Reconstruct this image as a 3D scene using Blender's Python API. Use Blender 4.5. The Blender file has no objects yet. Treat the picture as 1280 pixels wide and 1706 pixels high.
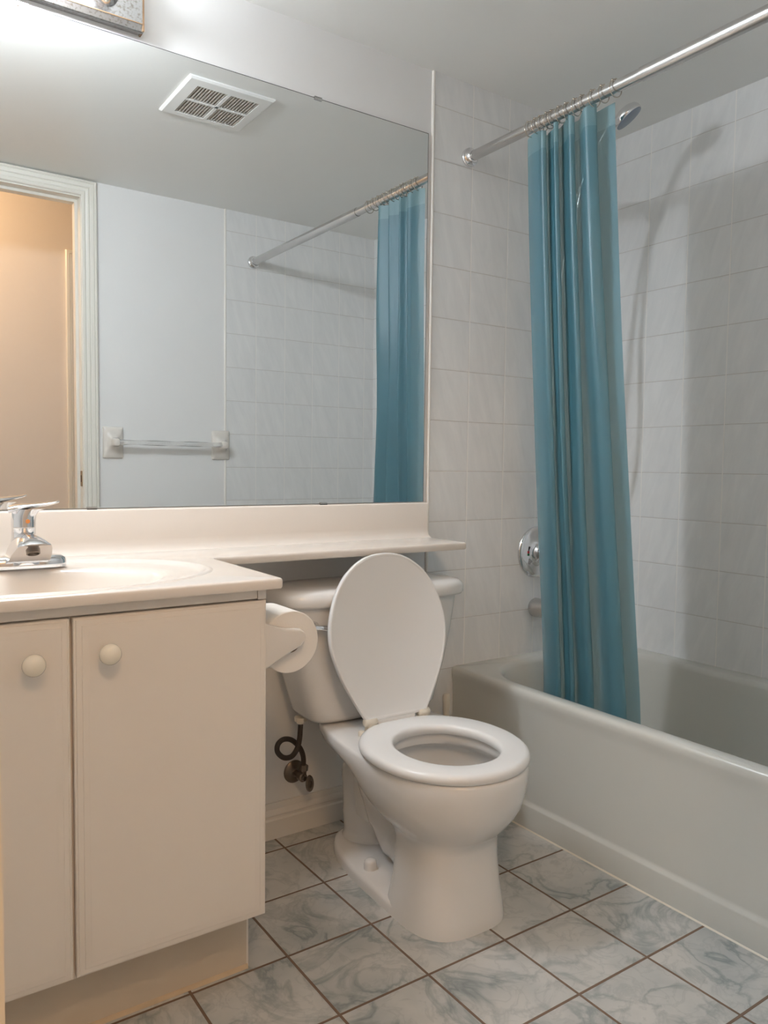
import bpy, bmesh, math, random
from mathutils import Vector, Matrix

SC = bpy.context.scene
COL = SC.collection
PI = math.pi
R = math.radians

# ------------------------------------------------------------------ key sizes (metres)
D = 1.521            # depth of the room (mirror wall y=0, door wall y=-D)
ZC = 2.136           # ceiling
WL, WR = -1.19, 1.151
TX = 0.348           # where the tile begins on the end walls
TUBX = 0.4477        # tub apron
TUBZ = 0.3815
TW, TH = 0.1492, 0.1514
FT = 0.2035
DT = 0.12            # door wall thickness
HY = -2.52           # hall wall facing the doorway

# ------------------------------------------------------------------ camera
cam = bpy.data.cameras.new('camera')
cam.sensor_fit = 'HORIZONTAL'
cam.sensor_width = 36.0
cam.lens = 1300.19 / 1280.0 * 36.0
cam.clip_start = 0.02
co = bpy.data.objects.new('camera', cam)
COL.objects.link(co)
yw, pt, rl = R(34.568), R(-3.351), R(0.672)
fw = Vector((math.sin(yw) * math.cos(pt), math.cos(yw) * math.cos(pt), math.sin(pt)))
rt = Vector((math.cos(yw), -math.sin(yw), 0))
up = rt.cross(fw)
r2 = rt * math.cos(rl) + up * math.sin(rl)
u2 = -rt * math.sin(rl) + up * math.cos(rl)
m = Matrix((r2, u2, -fw)).transposed().to_4x4()
m.translation = Vector((-1.0779, -1.8420, 0.9952))
co.matrix_world = m
SC.camera = co

# ------------------------------------------------------------------ world, exposure, light settings
w = bpy.data.worlds.new('world')
SC.world = w
w.use_nodes = True
w.node_tree.nodes['Background'].inputs[0].default_value = (1.0, 0.93, 0.86, 1)
w.node_tree.nodes['Background'].inputs[1].default_value = 0.02
SC.view_settings.view_transform = 'Standard'
SC.view_settings.look = 'None'
SC.view_settings.gamma = 1.0
SC.view_settings.use_curve_mapping = False
SC.view_settings.exposure = 0.0
try:
    SC.cycles.max_bounces = 14
    SC.cycles.diffuse_bounces = 8
    SC.cycles.glossy_bounces = 6
    SC.cycles.transmission_bounces = 10
    SC.cycles.transparent_max_bounces = 12
    SC.cycles.blur_glossy = 1.0
    SC.cycles.sample_clamp_indirect = 6.0
    SC.cycles.use_denoising = True
except Exception:
    pass
BULB = 180.0                    # radiance of the lit vanity bulbs
BULB_COL = (0.89, 0.95, 1.015)
HALL = 25.0                    # watts of the hall lamp
HALL_COL = (1.0, 0.66, 0.38)


# ------------------------------------------------------------------ materials
def nt(name):
    m = bpy.data.materials.new(name)
    m.use_nodes = True
    t = m.node_tree
    b = t.nodes['Principled BSDF']
    return m, t, b


def N(t, typ, **kw):
    n = t.nodes.new(typ)
    for k, v in kw.items():
        setattr(n, k, v)
    return n


def math_n(t, op, a, b=None, c=None, clamp=False):
    n = N(t, 'ShaderNodeMath', operation=op)
    n.use_clamp = clamp
    for i, v in enumerate((a, b, c)):
        if v is None:
            continue
        if isinstance(v, (int, float)):
            n.inputs[i].default_value = v
        else:
            t.links.new(v, n.inputs[i])
    return n.outputs[0]


def mixc(t, f, a, b):
    n = N(t, 'ShaderNodeMix', data_type='RGBA')
    for s, v in ((n.inputs[0], f), (n.inputs[6], a), (n.inputs[7], b)):
        if isinstance(v, (int, float)):
            s.default_value = v
        elif isinstance(v, tuple):
            s.default_value = (*v, 1) if len(v) == 3 else v
        else:
            t.links.new(v, s)
    return n.outputs[2]


def mat(name, col, rough=0.5, metal=0.0, noise=0.0, nscale=8.0, coat=0.0, spec=None, bump=0.0, bscale=200.0):
    m, t, b = nt(name)
    b.inputs['Roughness'].default_value = rough
    b.inputs['Metallic'].default_value = metal
    b.inputs['Coat Weight'].default_value = coat
    b.inputs['Coat Roughness'].default_value = 0.08
    if spec is not None:
        b.inputs['Specular IOR Level'].default_value = spec
    geo = N(t, 'ShaderNodeNewGeometry')
    nz = N(t, 'ShaderNodeTexNoise')
    nz.inputs['Scale'].default_value = nscale
    nz.inputs['Detail'].default_value = 3
    t.links.new(geo.outputs['Position'], nz.inputs['Vector'])
    c0 = tuple(max(0, c * (1 - noise)) for c in col)
    c1 = tuple(min(1, c * (1 + noise)) for c in col)
    t.links.new(mixc(t, nz.outputs['Fac'], c0, c1), b.inputs['Base Color'])
    if bump:
        n2 = N(t, 'ShaderNodeTexNoise')
        n2.inputs['Scale'].default_value = bscale
        t.links.new(geo.outputs['Position'], n2.inputs['Vector'])
        bp = N(t, 'ShaderNodeBump')
        bp.inputs['Strength'].default_value = bump
        bp.inputs['Distance'].default_value = 0.002
        t.links.new(n2.outputs['Fac'], bp.inputs['Height'])
        t.links.new(bp.outputs['Normal'], b.inputs['Normal'])
    return m


def grid_mask(t, u, v, u0, v0, tu, tv, g):
    """1 in the grout, 0 on the tile; also returns tile indices."""
    fu = math_n(t, 'DIVIDE', math_n(t, 'SUBTRACT', u, u0), tu)
    fv = math_n(t, 'DIVIDE', math_n(t, 'SUBTRACT', v, v0), tv)
    du = math_n(t, 'MULTIPLY', math_n(t, 'PINGPONG', fu, 0.5), tu)
    dv = math_n(t, 'MULTIPLY', math_n(t, 'PINGPONG', fv, 0.5), tv)
    d = math_n(t, 'MINIMUM', du, dv)
    iu = math_n(t, 'FLOOR', fu)
    iv = math_n(t, 'FLOOR', fv)
    return du, dv, d, iu, iv


def tile_wall(name, axis, u0, v0):
    m, t, b = nt(name)
    geo = N(t, 'ShaderNodeNewGeometry')
    sp = N(t, 'ShaderNodeSeparateXYZ')
    t.links.new(geo.outputs['Position'], sp.inputs[0])
    u = sp.outputs[axis]
    v = sp.outputs['Z']
    du, dv, d, iu, iv = grid_mask(t, u, v, u0, v0, TW, TH, 0.002)
    # soft brushed veins, different on every tile
    cmb = N(t, 'ShaderNodeCombineXYZ')
    t.links.new(math_n(t, 'ADD', math_n(t, 'MULTIPLY', u, 26.0), math_n(t, 'MULTIPLY', v, 7.0)), cmb.inputs[0])
    t.links.new(math_n(t, 'MULTIPLY', v, 6.0), cmb.inputs[1])
    t.links.new(math_n(t, 'ADD', math_n(t, 'MULTIPLY', iu, 3.17), math_n(t, 'MULTIPLY', iv, 7.31)), cmb.inputs[2])
    nz = N(t, 'ShaderNodeTexNoise')
    nz.inputs['Scale'].default_value = 1.0
    nz.inputs['Detail'].default_value = 5
    nz.inputs['Roughness'].default_value = 0.6
    nz.inputs['Distortion'].default_value = 0.6
    t.links.new(cmb.outputs[0], nz.inputs['Vector'])
    rmp = N(t, 'ShaderNodeMapRange')
    rmp.inputs['From Min'].default_value = 0.3
    rmp.inputs['From Max'].default_value = 0.7
    t.links.new(nz.outputs['Fac'], rmp.inputs['Value'])
    body = mixc(t, rmp.outputs[0], (0.74, 0.745, 0.745), (0.82, 0.82, 0.815))
    gv = math_n(t, 'LESS_THAN', du, 0.0016)
    gh = math_n(t, 'LESS_THAN', dv, 0.0011)
    c = mixc(t, gh, body, (0.60, 0.575, 0.55))
    c = mixc(t, gv, c, (0.88, 0.86, 0.83))
    t.links.new(c, b.inputs['Base Color'])
    g = math_n(t, 'LESS_THAN', d, 0.0012)
    t.links.new(math_n(t, 'ADD', math_n(t, 'MULTIPLY', g, 0.4), 0.32), b.inputs['Roughness'])
    h = N(t, 'ShaderNodeMapRange')
    h.inputs['From Min'].default_value = 0.0
    h.inputs['From Max'].default_value = 0.004
    t.links.new(d, h.inputs['Value'])
    hh = math_n(t, 'ADD', h.outputs[0], math_n(t, 'MULTIPLY', nz.outputs['Fac'], 0.35))
    bp = N(t, 'ShaderNodeBump')
    bp.inputs['Strength'].default_value = 0.3
    bp.inputs['Distance'].default_value = 0.0012
    t.links.new(hh, bp.inputs['Height'])
    t.links.new(bp.outputs['Normal'], b.inputs['Normal'])
    return m


def tile_floor():
    m, t, b = nt('marble_floor_tile')
    geo = N(t, 'ShaderNodeNewGeometry')
    sp = N(t, 'ShaderNodeSeparateXYZ')
    t.links.new(geo.outputs['Position'], sp.inputs[0])
    du, dv, d, iu, iv = grid_mask(t, sp.outputs['X'], sp.outputs['Y'], -0.1596, -0.6819, FT, FT, 0.004)
    off = N(t, 'ShaderNodeCombineXYZ')
    t.links.new(math_n(t, 'MULTIPLY', iu, 5.37), off.inputs[0])
    t.links.new(math_n(t, 'MULTIPLY', iv, 3.91), off.inputs[1])
    t.links.new(math_n(t, 'ADD', math_n(t, 'MULTIPLY', iu, 1.7), math_n(t, 'MULTIPLY', iv, 2.3)), off.inputs[2])
    va = N(t, 'ShaderNodeVectorMath', operation='ADD')
    t.links.new(geo.outputs['Position'], va.inputs[0])
    t.links.new(off.outputs[0], va.inputs[1])
    cloud = N(t, 'ShaderNodeTexNoise')
    cloud.inputs['Scale'].default_value = 7.0
    cloud.inputs['Detail'].default_value = 4
    t.links.new(va.outputs[0], cloud.inputs['Vector'])

    def vein(scale, dist, width):
        nz = N(t, 'ShaderNodeTexNoise')
        nz.inputs['Scale'].default_value = scale
        nz.inputs['Detail'].default_value = 5
        nz.inputs['Roughness'].default_value = 0.55
        nz.inputs['Distortion'].default_value = dist
        t.links.new(va.outputs[0], nz.inputs['Vector'])
        a = math_n(t, 'ABSOLUTE', math_n(t, 'SUBTRACT', nz.outputs['Fac'], 0.5))
        r = N(t, 'ShaderNodeMapRange')
        r.inputs['From Min'].default_value = 0.0
        r.inputs['From Max'].default_value = width
        r.inputs['To Min'].default_value = 1.0
        r.inputs['To Max'].default_value = 0.0
        t.links.new(a, r.inputs['Value'])
        return r.outputs[0]
    v1 = vein(6.0, 1.3, 0.055)
    v2 = vein(17.0, 0.8, 0.04)
    cl = N(t, 'ShaderNodeMapRange')
    cl.inputs['From Min'].default_value = 0.42
    cl.inputs['From Max'].default_value = 0.72
    t.links.new(cloud.outputs['Fac'], cl.inputs['Value'])
    body = mixc(t, cl.outputs[0], (0.56, 0.55, 0.525), (0.39, 0.41, 0.405))
    body = mixc(t, math_n(t, 'MULTIPLY', math_n(t, 'MULTIPLY', v1, 0.75), math_n(t, 'ADD', cl.outputs[0], 0.45), clamp=True), body, (0.21, 0.24, 0.24))
    body = mixc(t, math_n(t, 'MULTIPLY', v2, 0.28), body, (0.27, 0.29, 0.29))
    g = math_n(t, 'LESS_THAN', d, 0.0028)
    c = mixc(t, g, body, (0.17, 0.11, 0.075))
    t.links.new(c, b.inputs['Base Color'])
    t.links.new(math_n(t, 'ADD', math_n(t, 'MULTIPLY', g, 0.5), 0.34), b.inputs['Roughness'])
    h = N(t, 'ShaderNodeMapRange')
    h.inputs['From Min'].default_value = 0.0012
    h.inputs['From Max'].default_value = 0.004
    t.links.new(d, h.inputs['Value'])
    bp = N(t, 'ShaderNodeBump')
    bp.inputs['Strength'].default_value = 0.5
    bp.inputs['Distance'].default_value = 0.0015
    t.links.new(h.outputs[0], bp.inputs['Height'])
    t.links.new(bp.outputs['Normal'], b.inputs['Normal'])
    return m


def curtain_mat(name, col, back, trans=0.12, tmix=0.5):
    m, t, b = nt(name)
    out = t.nodes['Material Output']
    b.inputs['Base Color'].default_value = (*col, 1)
    b.inputs['Roughness'].default_value = 0.27
    b.inputs['Specular IOR Level'].default_value = 1.0
    tr = N(t, 'ShaderNodeBsdfTranslucent')
    tr.inputs['Color'].default_value = (*back, 1)
    tp = N(t, 'ShaderNodeBsdfTransparent')
    tp.inputs['Color'].default_value = (0.80, 0.93, 0.92, 1)
    mx = N(t, 'ShaderNodeMixShader')
    mx.inputs[0].default_value = tmix
    t.links.new(b.outputs[0], mx.inputs[1])
    t.links.new(tr.outputs[0], mx.inputs[2])
    m2 = N(t, 'ShaderNodeMixShader')
    m2.inputs[0].default_value = trans
    t.links.new(mx.outputs[0], m2.inputs[1])
    t.links.new(tp.outputs[0], m2.inputs[2])
    t.links.new(m2.outputs[0], out.inputs['Surface'])
    # fine woven grid in the vinyl
    tc = N(t, 'ShaderNodeUVMap')
    sp = N(t, 'ShaderNodeSeparateXYZ')
    t.links.new(tc.outputs[0], sp.inputs[0])
    a = math_n(t, 'SINE', math_n(t, 'MULTIPLY', sp.outputs[0], 2 * PI / 0.0055))
    c = math_n(t, 'SINE', math_n(t, 'MULTIPLY', sp.outputs[1], 2 * PI / 0.0055))
    bp = N(t, 'ShaderNodeBump')
    bp.inputs['Strength'].default_value = 0.3
    bp.inputs['Distance'].default_value = 0.0006
    t.links.new(math_n(t, 'MULTIPLY', a, c), bp.inputs['Height'])
    t.links.new(bp.outputs['Normal'], b.inputs['Normal'])
    return m


def emit(name, col, s):
    m, t, b = nt(name)
    b.inputs['Base Color'].default_value = (0.9, 0.9, 0.9, 1)
    b.inputs['Emission Color'].default_value = (*col, 1)
    b.inputs['Emission Strength'].default_value = s
    return m


def brushed(name, col, rough):
    m, t, b = nt(name)
    geo = N(t, 'ShaderNodeNewGeometry')
    nz = N(t, 'ShaderNodeTexNoise')
    nz.inputs['Scale'].default_value = 190
    nz.inputs['Detail'].default_value = 4
    t.links.new(geo.outputs['Position'], nz.inputs['Vector'])
    r = N(t, 'ShaderNodeMapRange')
    r.inputs['From Min'].default_value = 0.50
    r.inputs['From Max'].default_value = 0.68
    t.links.new(nz.outputs['Fac'], r.inputs['Value'])
    t.links.new(mixc(t, r.outputs[0], col, (0.26, 0.235, 0.21)), b.inputs['Base Color'])
    b.inputs['Metallic'].default_value = 0.9
    b.inputs['Roughness'].default_value = rough
    return m


M = {}
M['paint'] = mat('white_wall_paint', (0.80, 0.80, 0.795), 0.55, noise=0.012, bump=0.05, bscale=90)
M['ceil'] = mat('ceiling_paint', (0.80, 0.80, 0.775), 0.35, noise=0.02, nscale=3, bump=0.05, bscale=70)
M['hall'] = mat('hall_wall_paint', (0.74, 0.68, 0.62), 0.6, noise=0.01)
M['trimw'] = mat('trim_paint', (0.76, 0.74, 0.68), 0.28, noise=0.01)
M['base'] = mat('baseboard_paint', (0.74, 0.72, 0.69), 0.35, noise=0.01)
M['tile_back'] = tile_wall('tile_end_wall', 'X', 0.4977, 0.9826)
M['tile_side'] = tile_wall('tile_long_wall', 'Y', -0.4471, 0.9846)
M['floor'] = tile_floor()
M['hallfloor'] = mat('hall_carpet', (0.45, 0.38, 0.30), 0.9, noise=0.1, nscale=60)
M['bead'] = mat('tile_edge_bead', (0.83, 0.80, 0.75), 0.3)
M['tub'] = mat('tub_enamel', (0.60, 0.60, 0.56), 0.22, noise=0.008, coat=0.25)
M['china'] = mat('white_china', (0.78, 0.765, 0.745), 0.10, noise=0.006, coat=0.3)
M['seat'] = mat('white_seat_plastic', (0.80, 0.795, 0.785), 0.22, noise=0.005)
M['ivory'] = mat('ivory_plastic', (0.72, 0.66, 0.56), 0.35)
M['counter'] = mat('cream_cultured_marble', (0.79, 0.725, 0.66), 0.16, noise=0.01, coat=0.2)
M['cab'] = mat('cream_thermofoil', (0.77, 0.715, 0.65), 0.42, noise=0.008)
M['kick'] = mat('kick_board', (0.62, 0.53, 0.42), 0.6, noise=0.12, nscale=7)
M['dark'] = mat('painted_hole_dark', (0.05, 0.035, 0.025), 0.8)  # shade inside the latch hole, given as a colour
M['knob'] = mat('cream_ceramic_knob', (0.82, 0.76, 0.64), 0.12, coat=0.4)
M['chrome'] = mat('chrome', (0.80, 0.80, 0.81), 0.06, 1.0)
M['steel'] = mat('rod_steel', (0.62, 0.61, 0.60), 0.24, 1.0, noise=0.04, nscale=40)
M['plate'] = brushed('pitted_steel', (0.40, 0.395, 0.39), 0.24)
M['rust'] = mat('tarnished_edge', (0.30, 0.19, 0.11), 0.5, 0.6)
M['braid'] = mat('dark_braided_hose', (0.06, 0.045, 0.035), 0.45, 0.3, noise=0.3, nscale=300, bump=0.6, bscale=900)
M['brass'] = mat('aged_brass', (0.36, 0.24, 0.12), 0.35, 0.9, noise=0.15, nscale=60)
M['oldmetal'] = mat('tarnished_valve_metal', (0.20, 0.165, 0.135), 0.3, 0.9, noise=0.2, nscale=80)
M['paper'] = mat('toilet_paper', (0.84, 0.80, 0.75), 0.9, noise=0.01, bump=0.1, bscale=300)
M['core'] = mat('cardboard_core', (0.28, 0.20, 0.13), 0.9)
M['holder'] = mat('white_holder_china', (0.74, 0.70, 0.65), 0.16, coat=0.3)
M['curtain'] = curtain_mat('teal_vinyl', (0.075, 0.225, 0.305), (0.53, 0.64, 0.62), 0.06, 0.48)
M['header'] = curtain_mat('teal_vinyl_hem', (0.20, 0.37, 0.43), (0.52, 0.64, 0.63), 0.03, 0.48)
M['ring'] = mat('ring_metal', (0.58, 0.53, 0.46), 0.2, 1.0)
M['vent'] = mat('vent_plastic', (0.80, 0.80, 0.78), 0.4)
M['ventdark'] = mat('duct_dark_colour', (0.10, 0.08, 0.065), 0.9)  # dark of the unmodelled duct, put into the colour
M['slat'] = mat('grille_slat', (0.52, 0.48, 0.43), 0.6, noise=0.15, nscale=60)
M['bulb'] = emit('lit_bulb', BULB_COL, BULB)
M['red'] = mat('red_mark', (0.55, 0.03, 0.04), 0.3)
M['green'] = mat('green_mark', (0.02, 0.16, 0.06), 0.3)
M['orange'] = mat('orange_mark', (0.75, 0.30, 0.08), 0.3)
M['black'] = mat('black_plastic', (0.015, 0.015, 0.017), 0.3)
M['sprayface'] = mat('spray_face', (0.16, 0.20, 0.26), 0.3, 0.2)
M['grate'] = mat('hall_lamp_white', (0.8, 0.8, 0.8), 0.5)

mm, t_, b_ = nt('mirror_glass')
b_.inputs['Base Color'].default_value = (0.885, 0.90, 0.895, 1)
b_.inputs['Metallic'].default_value = 1.0
b_.inputs['Roughness'].default_value = 0.0
M['mirror'] = mm
ma, t_, b_ = nt('clear_acrylic')
b_.inputs['Base Color'].default_value = (0.96, 0.96, 0.95, 1)
b_.inputs['Roughness'].default_value = 0.06
b_.inputs['IOR'].default_value = 1.49
b_.inputs['Transmission Weight'].default_value = 0.75
M['acrylic'] = ma
mw, t_, b_ = nt('bowl_water')
b_.inputs['Base Color'].default_value = (0.8, 0.84, 0.85, 1)
b_.inputs['Roughness'].default_value = 0.02
b_.inputs['IOR'].default_value = 1.33
b_.inputs['Transmission Weight'].default_value = 0.9
M['water'] = mw


# ------------------------------------------------------------------ mesh helpers
def finish(name, bm, material, parent=None, smooth=40, bevel=0.0, seg=2, extra=()):
    bmesh.ops.recalc_face_normals(bm, faces=bm.faces)
    me = bpy.data.meshes.new(name)
    bm.to_mesh(me)
    bm.free()
    me.materials.append(material)
    for e in extra:
        me.materials.append(e)
    o = bpy.data.objects.new(name, me)
    COL.objects.link(o)
    if parent is not None:
        o.parent = parent
    if smooth:
        for p in me.polygons:
            p.use_smooth = True
        me.set_sharp_from_angle(angle=R(smooth))
    if bevel:
        b = o.modifiers.new('edge', 'BEVEL')
        b.width = bevel
        b.segments = seg
        b.limit_method = 'ANGLE'
        b.angle_limit = R(40)
        b.harden_normals = True
    return o


def tag(o, label=None, cat=None, group=None, kind=None):
    if label: o['label'] = label
    if cat: o['category'] = cat
    if group: o['group'] = group
    if kind: o['kind'] = kind
    return o


def thing(name, label, cat, loc=(0, 0, 0), rz=0.0, group=None):
    o = bpy.data.objects.new(name, None)
    o.empty_display_size = 0.05
    COL.objects.link(o)
    o.location = loc
    o.rotation_euler = (0, 0, rz)
    return tag(o, label, cat, group)


def box(bm, x0, x1, y0, y1, z0, z1, mi=0):
    vs = [bm.verts.new(p) for p in ((x0, y0, z0), (x1, y0, z0), (x1, y1, z0), (x0, y1, z0),
                                    (x0, y0, z1), (x1, y0, z1), (x1, y1, z1), (x0, y1, z1))]
    for f in ((0, 3, 2, 1), (4, 5, 6, 7), (0, 1, 5, 4), (1, 2, 6, 5), (2, 3, 7, 6), (3, 0, 4, 7)):
        bm.faces.new([vs[i] for i in f]).material_index = mi


def loft(bm, rings, cap0=True, cap1=True, close=True, mi=0):
    vr = [[bm.verts.new(p) for p in r] for r in rings]
    n = len(vr[0])
    for a, b in zip(vr, vr[1:]):
        for i in range(n if close else n - 1):
            j = (i + 1) % n
            bm.faces.new((a[i], a[j], b[j], b[i])).material_index = mi
    if cap0: bm.faces.new(list(reversed(vr[0]))).material_index = mi
    if cap1: bm.faces.new(vr[-1]).material_index = mi
    return vr


def frame_for(d):
    d = d.normalized()
    a = Vector((0, 0, 1)) if abs(d.z) < 0.9 else Vector((1, 0, 0))
    u = d.cross(a).normalized()
    return u, d.cross(u).normalized()


def lathe(bm, prof, origin=(0, 0, 0), axis=(0, 0, 1), n=32, mi=0, cap0=True, cap1=True):
    """prof: list of (radius, distance along the axis)."""
    o = Vector(origin); d = Vector(axis).normalized()
    u, v = frame_for(d)
    rings = []
    for r, h in prof:
        r = max(r, 1e-5)
        rings.append([o + d * h + (u * math.cos(2 * PI * i / n) + v * math.sin(2 * PI * i / n)) * r for i in range(n)])
    loft(bm, rings, cap0, cap1, mi=mi)


def smooth_path(pts, n=8):
    P = [Vector(p) for p in pts]
    P = [P[0] * 2 - P[1]] + P + [P[-1] * 2 - P[-2]]
    out = []
    for i in range(1, len(P) - 2):
        a, b, c, d = P[i - 1:i + 3]
        for k in range(n):
            t = k / n
            out.append(0.5 * ((2 * b) + (c - a) * t + (2 * a - 5 * b + 4 * c - d) * t * t + (3 * b - a - 3 * c + d) * t ** 3))
    out.append(P[-2])
    return out


def tube(bm, pts, rad, n=16, mi=0, cap=True, sx=1.0):
    P = [Vector(p) for p in pts]
    rads = rad if isinstance(rad, (list, tuple)) else [rad] * len(P)
    if len(rads) != len(P):
        rads = [rads[min(len(rads) - 1, int(i * len(rads) / len(P)))] for i in range(len(P))]
    u = None
    rings = []
    for i, p in enumerate(P):
        d = (P[min(i + 1, len(P) - 1)] - P[max(i - 1, 0)]).normalized()
        if u is None:
            u, v = frame_for(d)
        else:
            u = (u - d * u.dot(d)).normalized()
        v = d.cross(u)
        rings.append([p + (u * math.cos(2 * PI * k / n) * sx + v * math.sin(2 * PI * k / n)) * rads[i] for k in range(n)])
    loft(bm, rings, cap, cap, mi=mi)


def rrect(x0, x1, y0, y1, r, z, n=8):
    """rounded rectangle ring, counter-clockwise from +x side; r may be a 4-tuple."""
    rr = r if isinstance(r, (tuple, list)) else (r,) * 4
    out = []
    for (cx, cy, a0, q) in ((x1, y1, 0, rr[0]), (x0, y1, PI / 2, rr[1]), (x0, y0, PI, rr[2]), (x1, y0, 3 * PI / 2, rr[3])):
        ox = cx - q if cx == x1 else cx + q
        oy = cy - q if cy == y1 else cy + q
        for k in range(n + 1):
            a = a0 + PI / 2 * k / n
            out.append((ox + q * math.cos(a), oy + q * math.sin(a), z))
    return out


def egg(a, yf, yr, yc, nf, nr, z, n=64, x0=0.0):
    """closed outline: half width a at yc, front end yf (towards -y), rear end yr, super-elliptic ends."""
    out = []
    for k in range(n):
        th = 2 * PI * k / n
        c, s = math.cos(th), math.sin(th)
        if s >= 0:
            e, b = nr, yr - yc
        else:
            e, b = nf, yc - yf
        x = a * math.copysign(abs(c) ** (2 / e), c)
        y = b * math.copysign(abs(s) ** (2 / e), s)
        out.append((x0 + x, yc + y, z))
    return out


def new():
    return bmesh.new()


def box_obj(name, material, *b, parent=None, bevel=0.0, **kw):
    bm = new()
    box(bm, *b)
    return finish(name, bm, material, parent, smooth=0 if not bevel else 40, bevel=bevel, **kw)


def copy_thing(o, loc):
    c = o.copy()
    COL.objects.link(c)
    c.location = loc
    for ch in list(o.children):
        d = ch.copy()
        COL.objects.link(d)
        d.parent = c
    return c


# ================================================================== THE SETTING
def struct(o):
    o['kind'] = 'structure'
    return o


struct(box_obj('floor', M['floor'], WL - .1, WR + .1, -D - DT, 0.1, -0.06, 0))
struct(box_obj('ceiling', M['ceil'], WL - .1, WR + .1, -D - DT + .001, 0.1, ZC, ZC + .06))
bm = new(); box(bm, WL - .1, TX, 0, 0.1, 0, ZC); box(bm, TX, WR + .1, 0.0005, 0.1, 0, ZC)
struct(finish('wall_back', bm, M['paint'], smooth=0))
struct(box_obj('wall_back_tile', M['tile_back'], TX, WR, -0.004, 0.0005, 0, ZC))
struct(box_obj('wall_right', M['tile_side'], WR, WR + .1, -D - DT, 0.0, 0, ZC))
struct(box_obj('wall_left', M['paint'], WL - .1, WL, -D - DT, 0.0, 0, ZC))
# door wall with the opening
DX0, DX1, DZ = -1.0493, -0.277, 2.065
bm = new()
box(bm, WL - 1.2, DX0 - .012, -D - DT, -D, 0, 2.45)
box(bm, DX1 + .012, WR + .1, -D - DT, -D, 0, 2.45)
box(bm, DX0 - .012, DX1 + .012, -D - DT, -D, DZ + .012, 2.45)
struct(finish('wall_front', bm, M['paint'], smooth=0))
struct(box_obj('wall_front_tile', M['tile_back'], TX, WR, -D, -D + 0.004, 0, ZC))
# white bead at the tile edges
bm = new()
lathe(bm, [(0.0055, 0), (0.0055, ZC)], (TX - .001, -0.001, 0), (0, 0, 1), 12)
struct(finish('trim_1', bm, M['bead']))
bm = new()
lathe(bm, [(0.0055, 0), (0.0055, ZC)], (TX - .001, -D + 0.001, 0), (0, 0, 1), 12)
struct(finish('trim_2', bm, M['bead']))

# baseboard with a stepped profile, between the vanity and the tub
def baseboard(name, x0, x1, y, s):
    prof = [(0, 0), (0.014, 0), (0.014, 0.050), (0.011, 0.055), (0.011, 0.060), (0.013, 0.064), (0.012, 0.070), (0.007, 0.078),
            (0.007, 0.084), (0.005, 0.094), (0, 0.094)]
    bm = new()
    loft(bm, [[(x, y + s * d, z) for d, z in prof] for x in (x0, x1)])
    return struct(finish(name, bm, M['base'], smooth=25))


baseboard('baseboard_back', -0.441, TUBX - .001, -0.0005, -1)
baseboard('baseboard_front', -0.206, TUBX - .001, -D + .0005, 1)

# door casing: fluted boards round the opening (room side and hall side) and the jamb lining
def casing_ring(bm, x0, x1, zt, y, s, wd, ztop):
    # profile across the board: (distance from the opening, thickness)
    prof = [(0.0, 0.0), (0.0, 0.009), (0.004, 0.012), (0.012, 0.012), (0.016, 0.009), (0.020, 0.012), (0.028, 0.014), (0.031, 0.011),
            (0.034, 0.015), (0.046, 0.018), (0.049, 0.015), (0.052, 0.019), (wd - 0.004, 0.019), (wd, 0.015), (wd, 0.0)]
    rings = []
    for corner in range(4):
        ring = []
        for d, th in prof:
            dz = min(d, ztop - zt)
            p = [(x0 - d, 0), (x0 - d, zt + dz), (x1 + d, zt + dz), (x1 + d, 0)][corner]
            ring.append((p[0], y + s * th, p[1]))
        rings.append(ring)
    loft(bm, rings)


bm = new()
casing_ring(bm, DX0 - .004, DX1 + .003, DZ + .006, -D, 1, 0.060, ZC - 0.002)
struct(finish('trim_3', bm, M['trimw'], smooth=25))
bm = new()
casing_ring(bm, DX0 - .008, DX1 + .008, DZ + .008, -D - DT, -1, 0.074, 2.40)
struct(finish('trim_4', bm, M['trimw'], smooth=25))
bm = new()
box(bm, DX1, DX1 + .0125, -D - DT, -D, 0, DZ)
box(bm, DX0 - .0125, DX0, -D - DT, -D, 0, DZ)
box(bm, DX0 - .0125, DX1 + .0125, -D - DT, -D, DZ, DZ + .0125)
box(bm, DX1 - .011, DX1, -D - .082, -D - .045, 0, DZ - .011)      # door stop
box(bm, DX0, DX0 + .004, -D - .075, -D - .045, 0, DZ - .011)
box(bm, DX0, DX1, -D - .082, -D - .045, DZ - .011, DZ)
struct(finish('trim_5', bm, M['trimw'], smooth=0))
sp = thing('strike_plate', 'small aged brass strike plate set in the right door jamb', 'door hardware', (DX1, -D - .018, .93))
bm = new()
for r in (1,):
    loft(bm, [[(x, y, z) for (y, z, _) in rrect(-.014, .014, -.032, .032, .005, 0, 4)] for x in (0.0, -.0018)])
finish('plate', bm, M['brass'], sp)
bm = new(); loft(bm, [[(x, y, z) for (y, z, _) in rrect(-.005, .005, -.014, .014, .002, 0, 4)] for x in (-.0016, -.0024)])  # solid dark patch on the plate; the hole's shade is only its colour
finish('latch_hole_patch', bm, M['dark'], sp)

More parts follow.
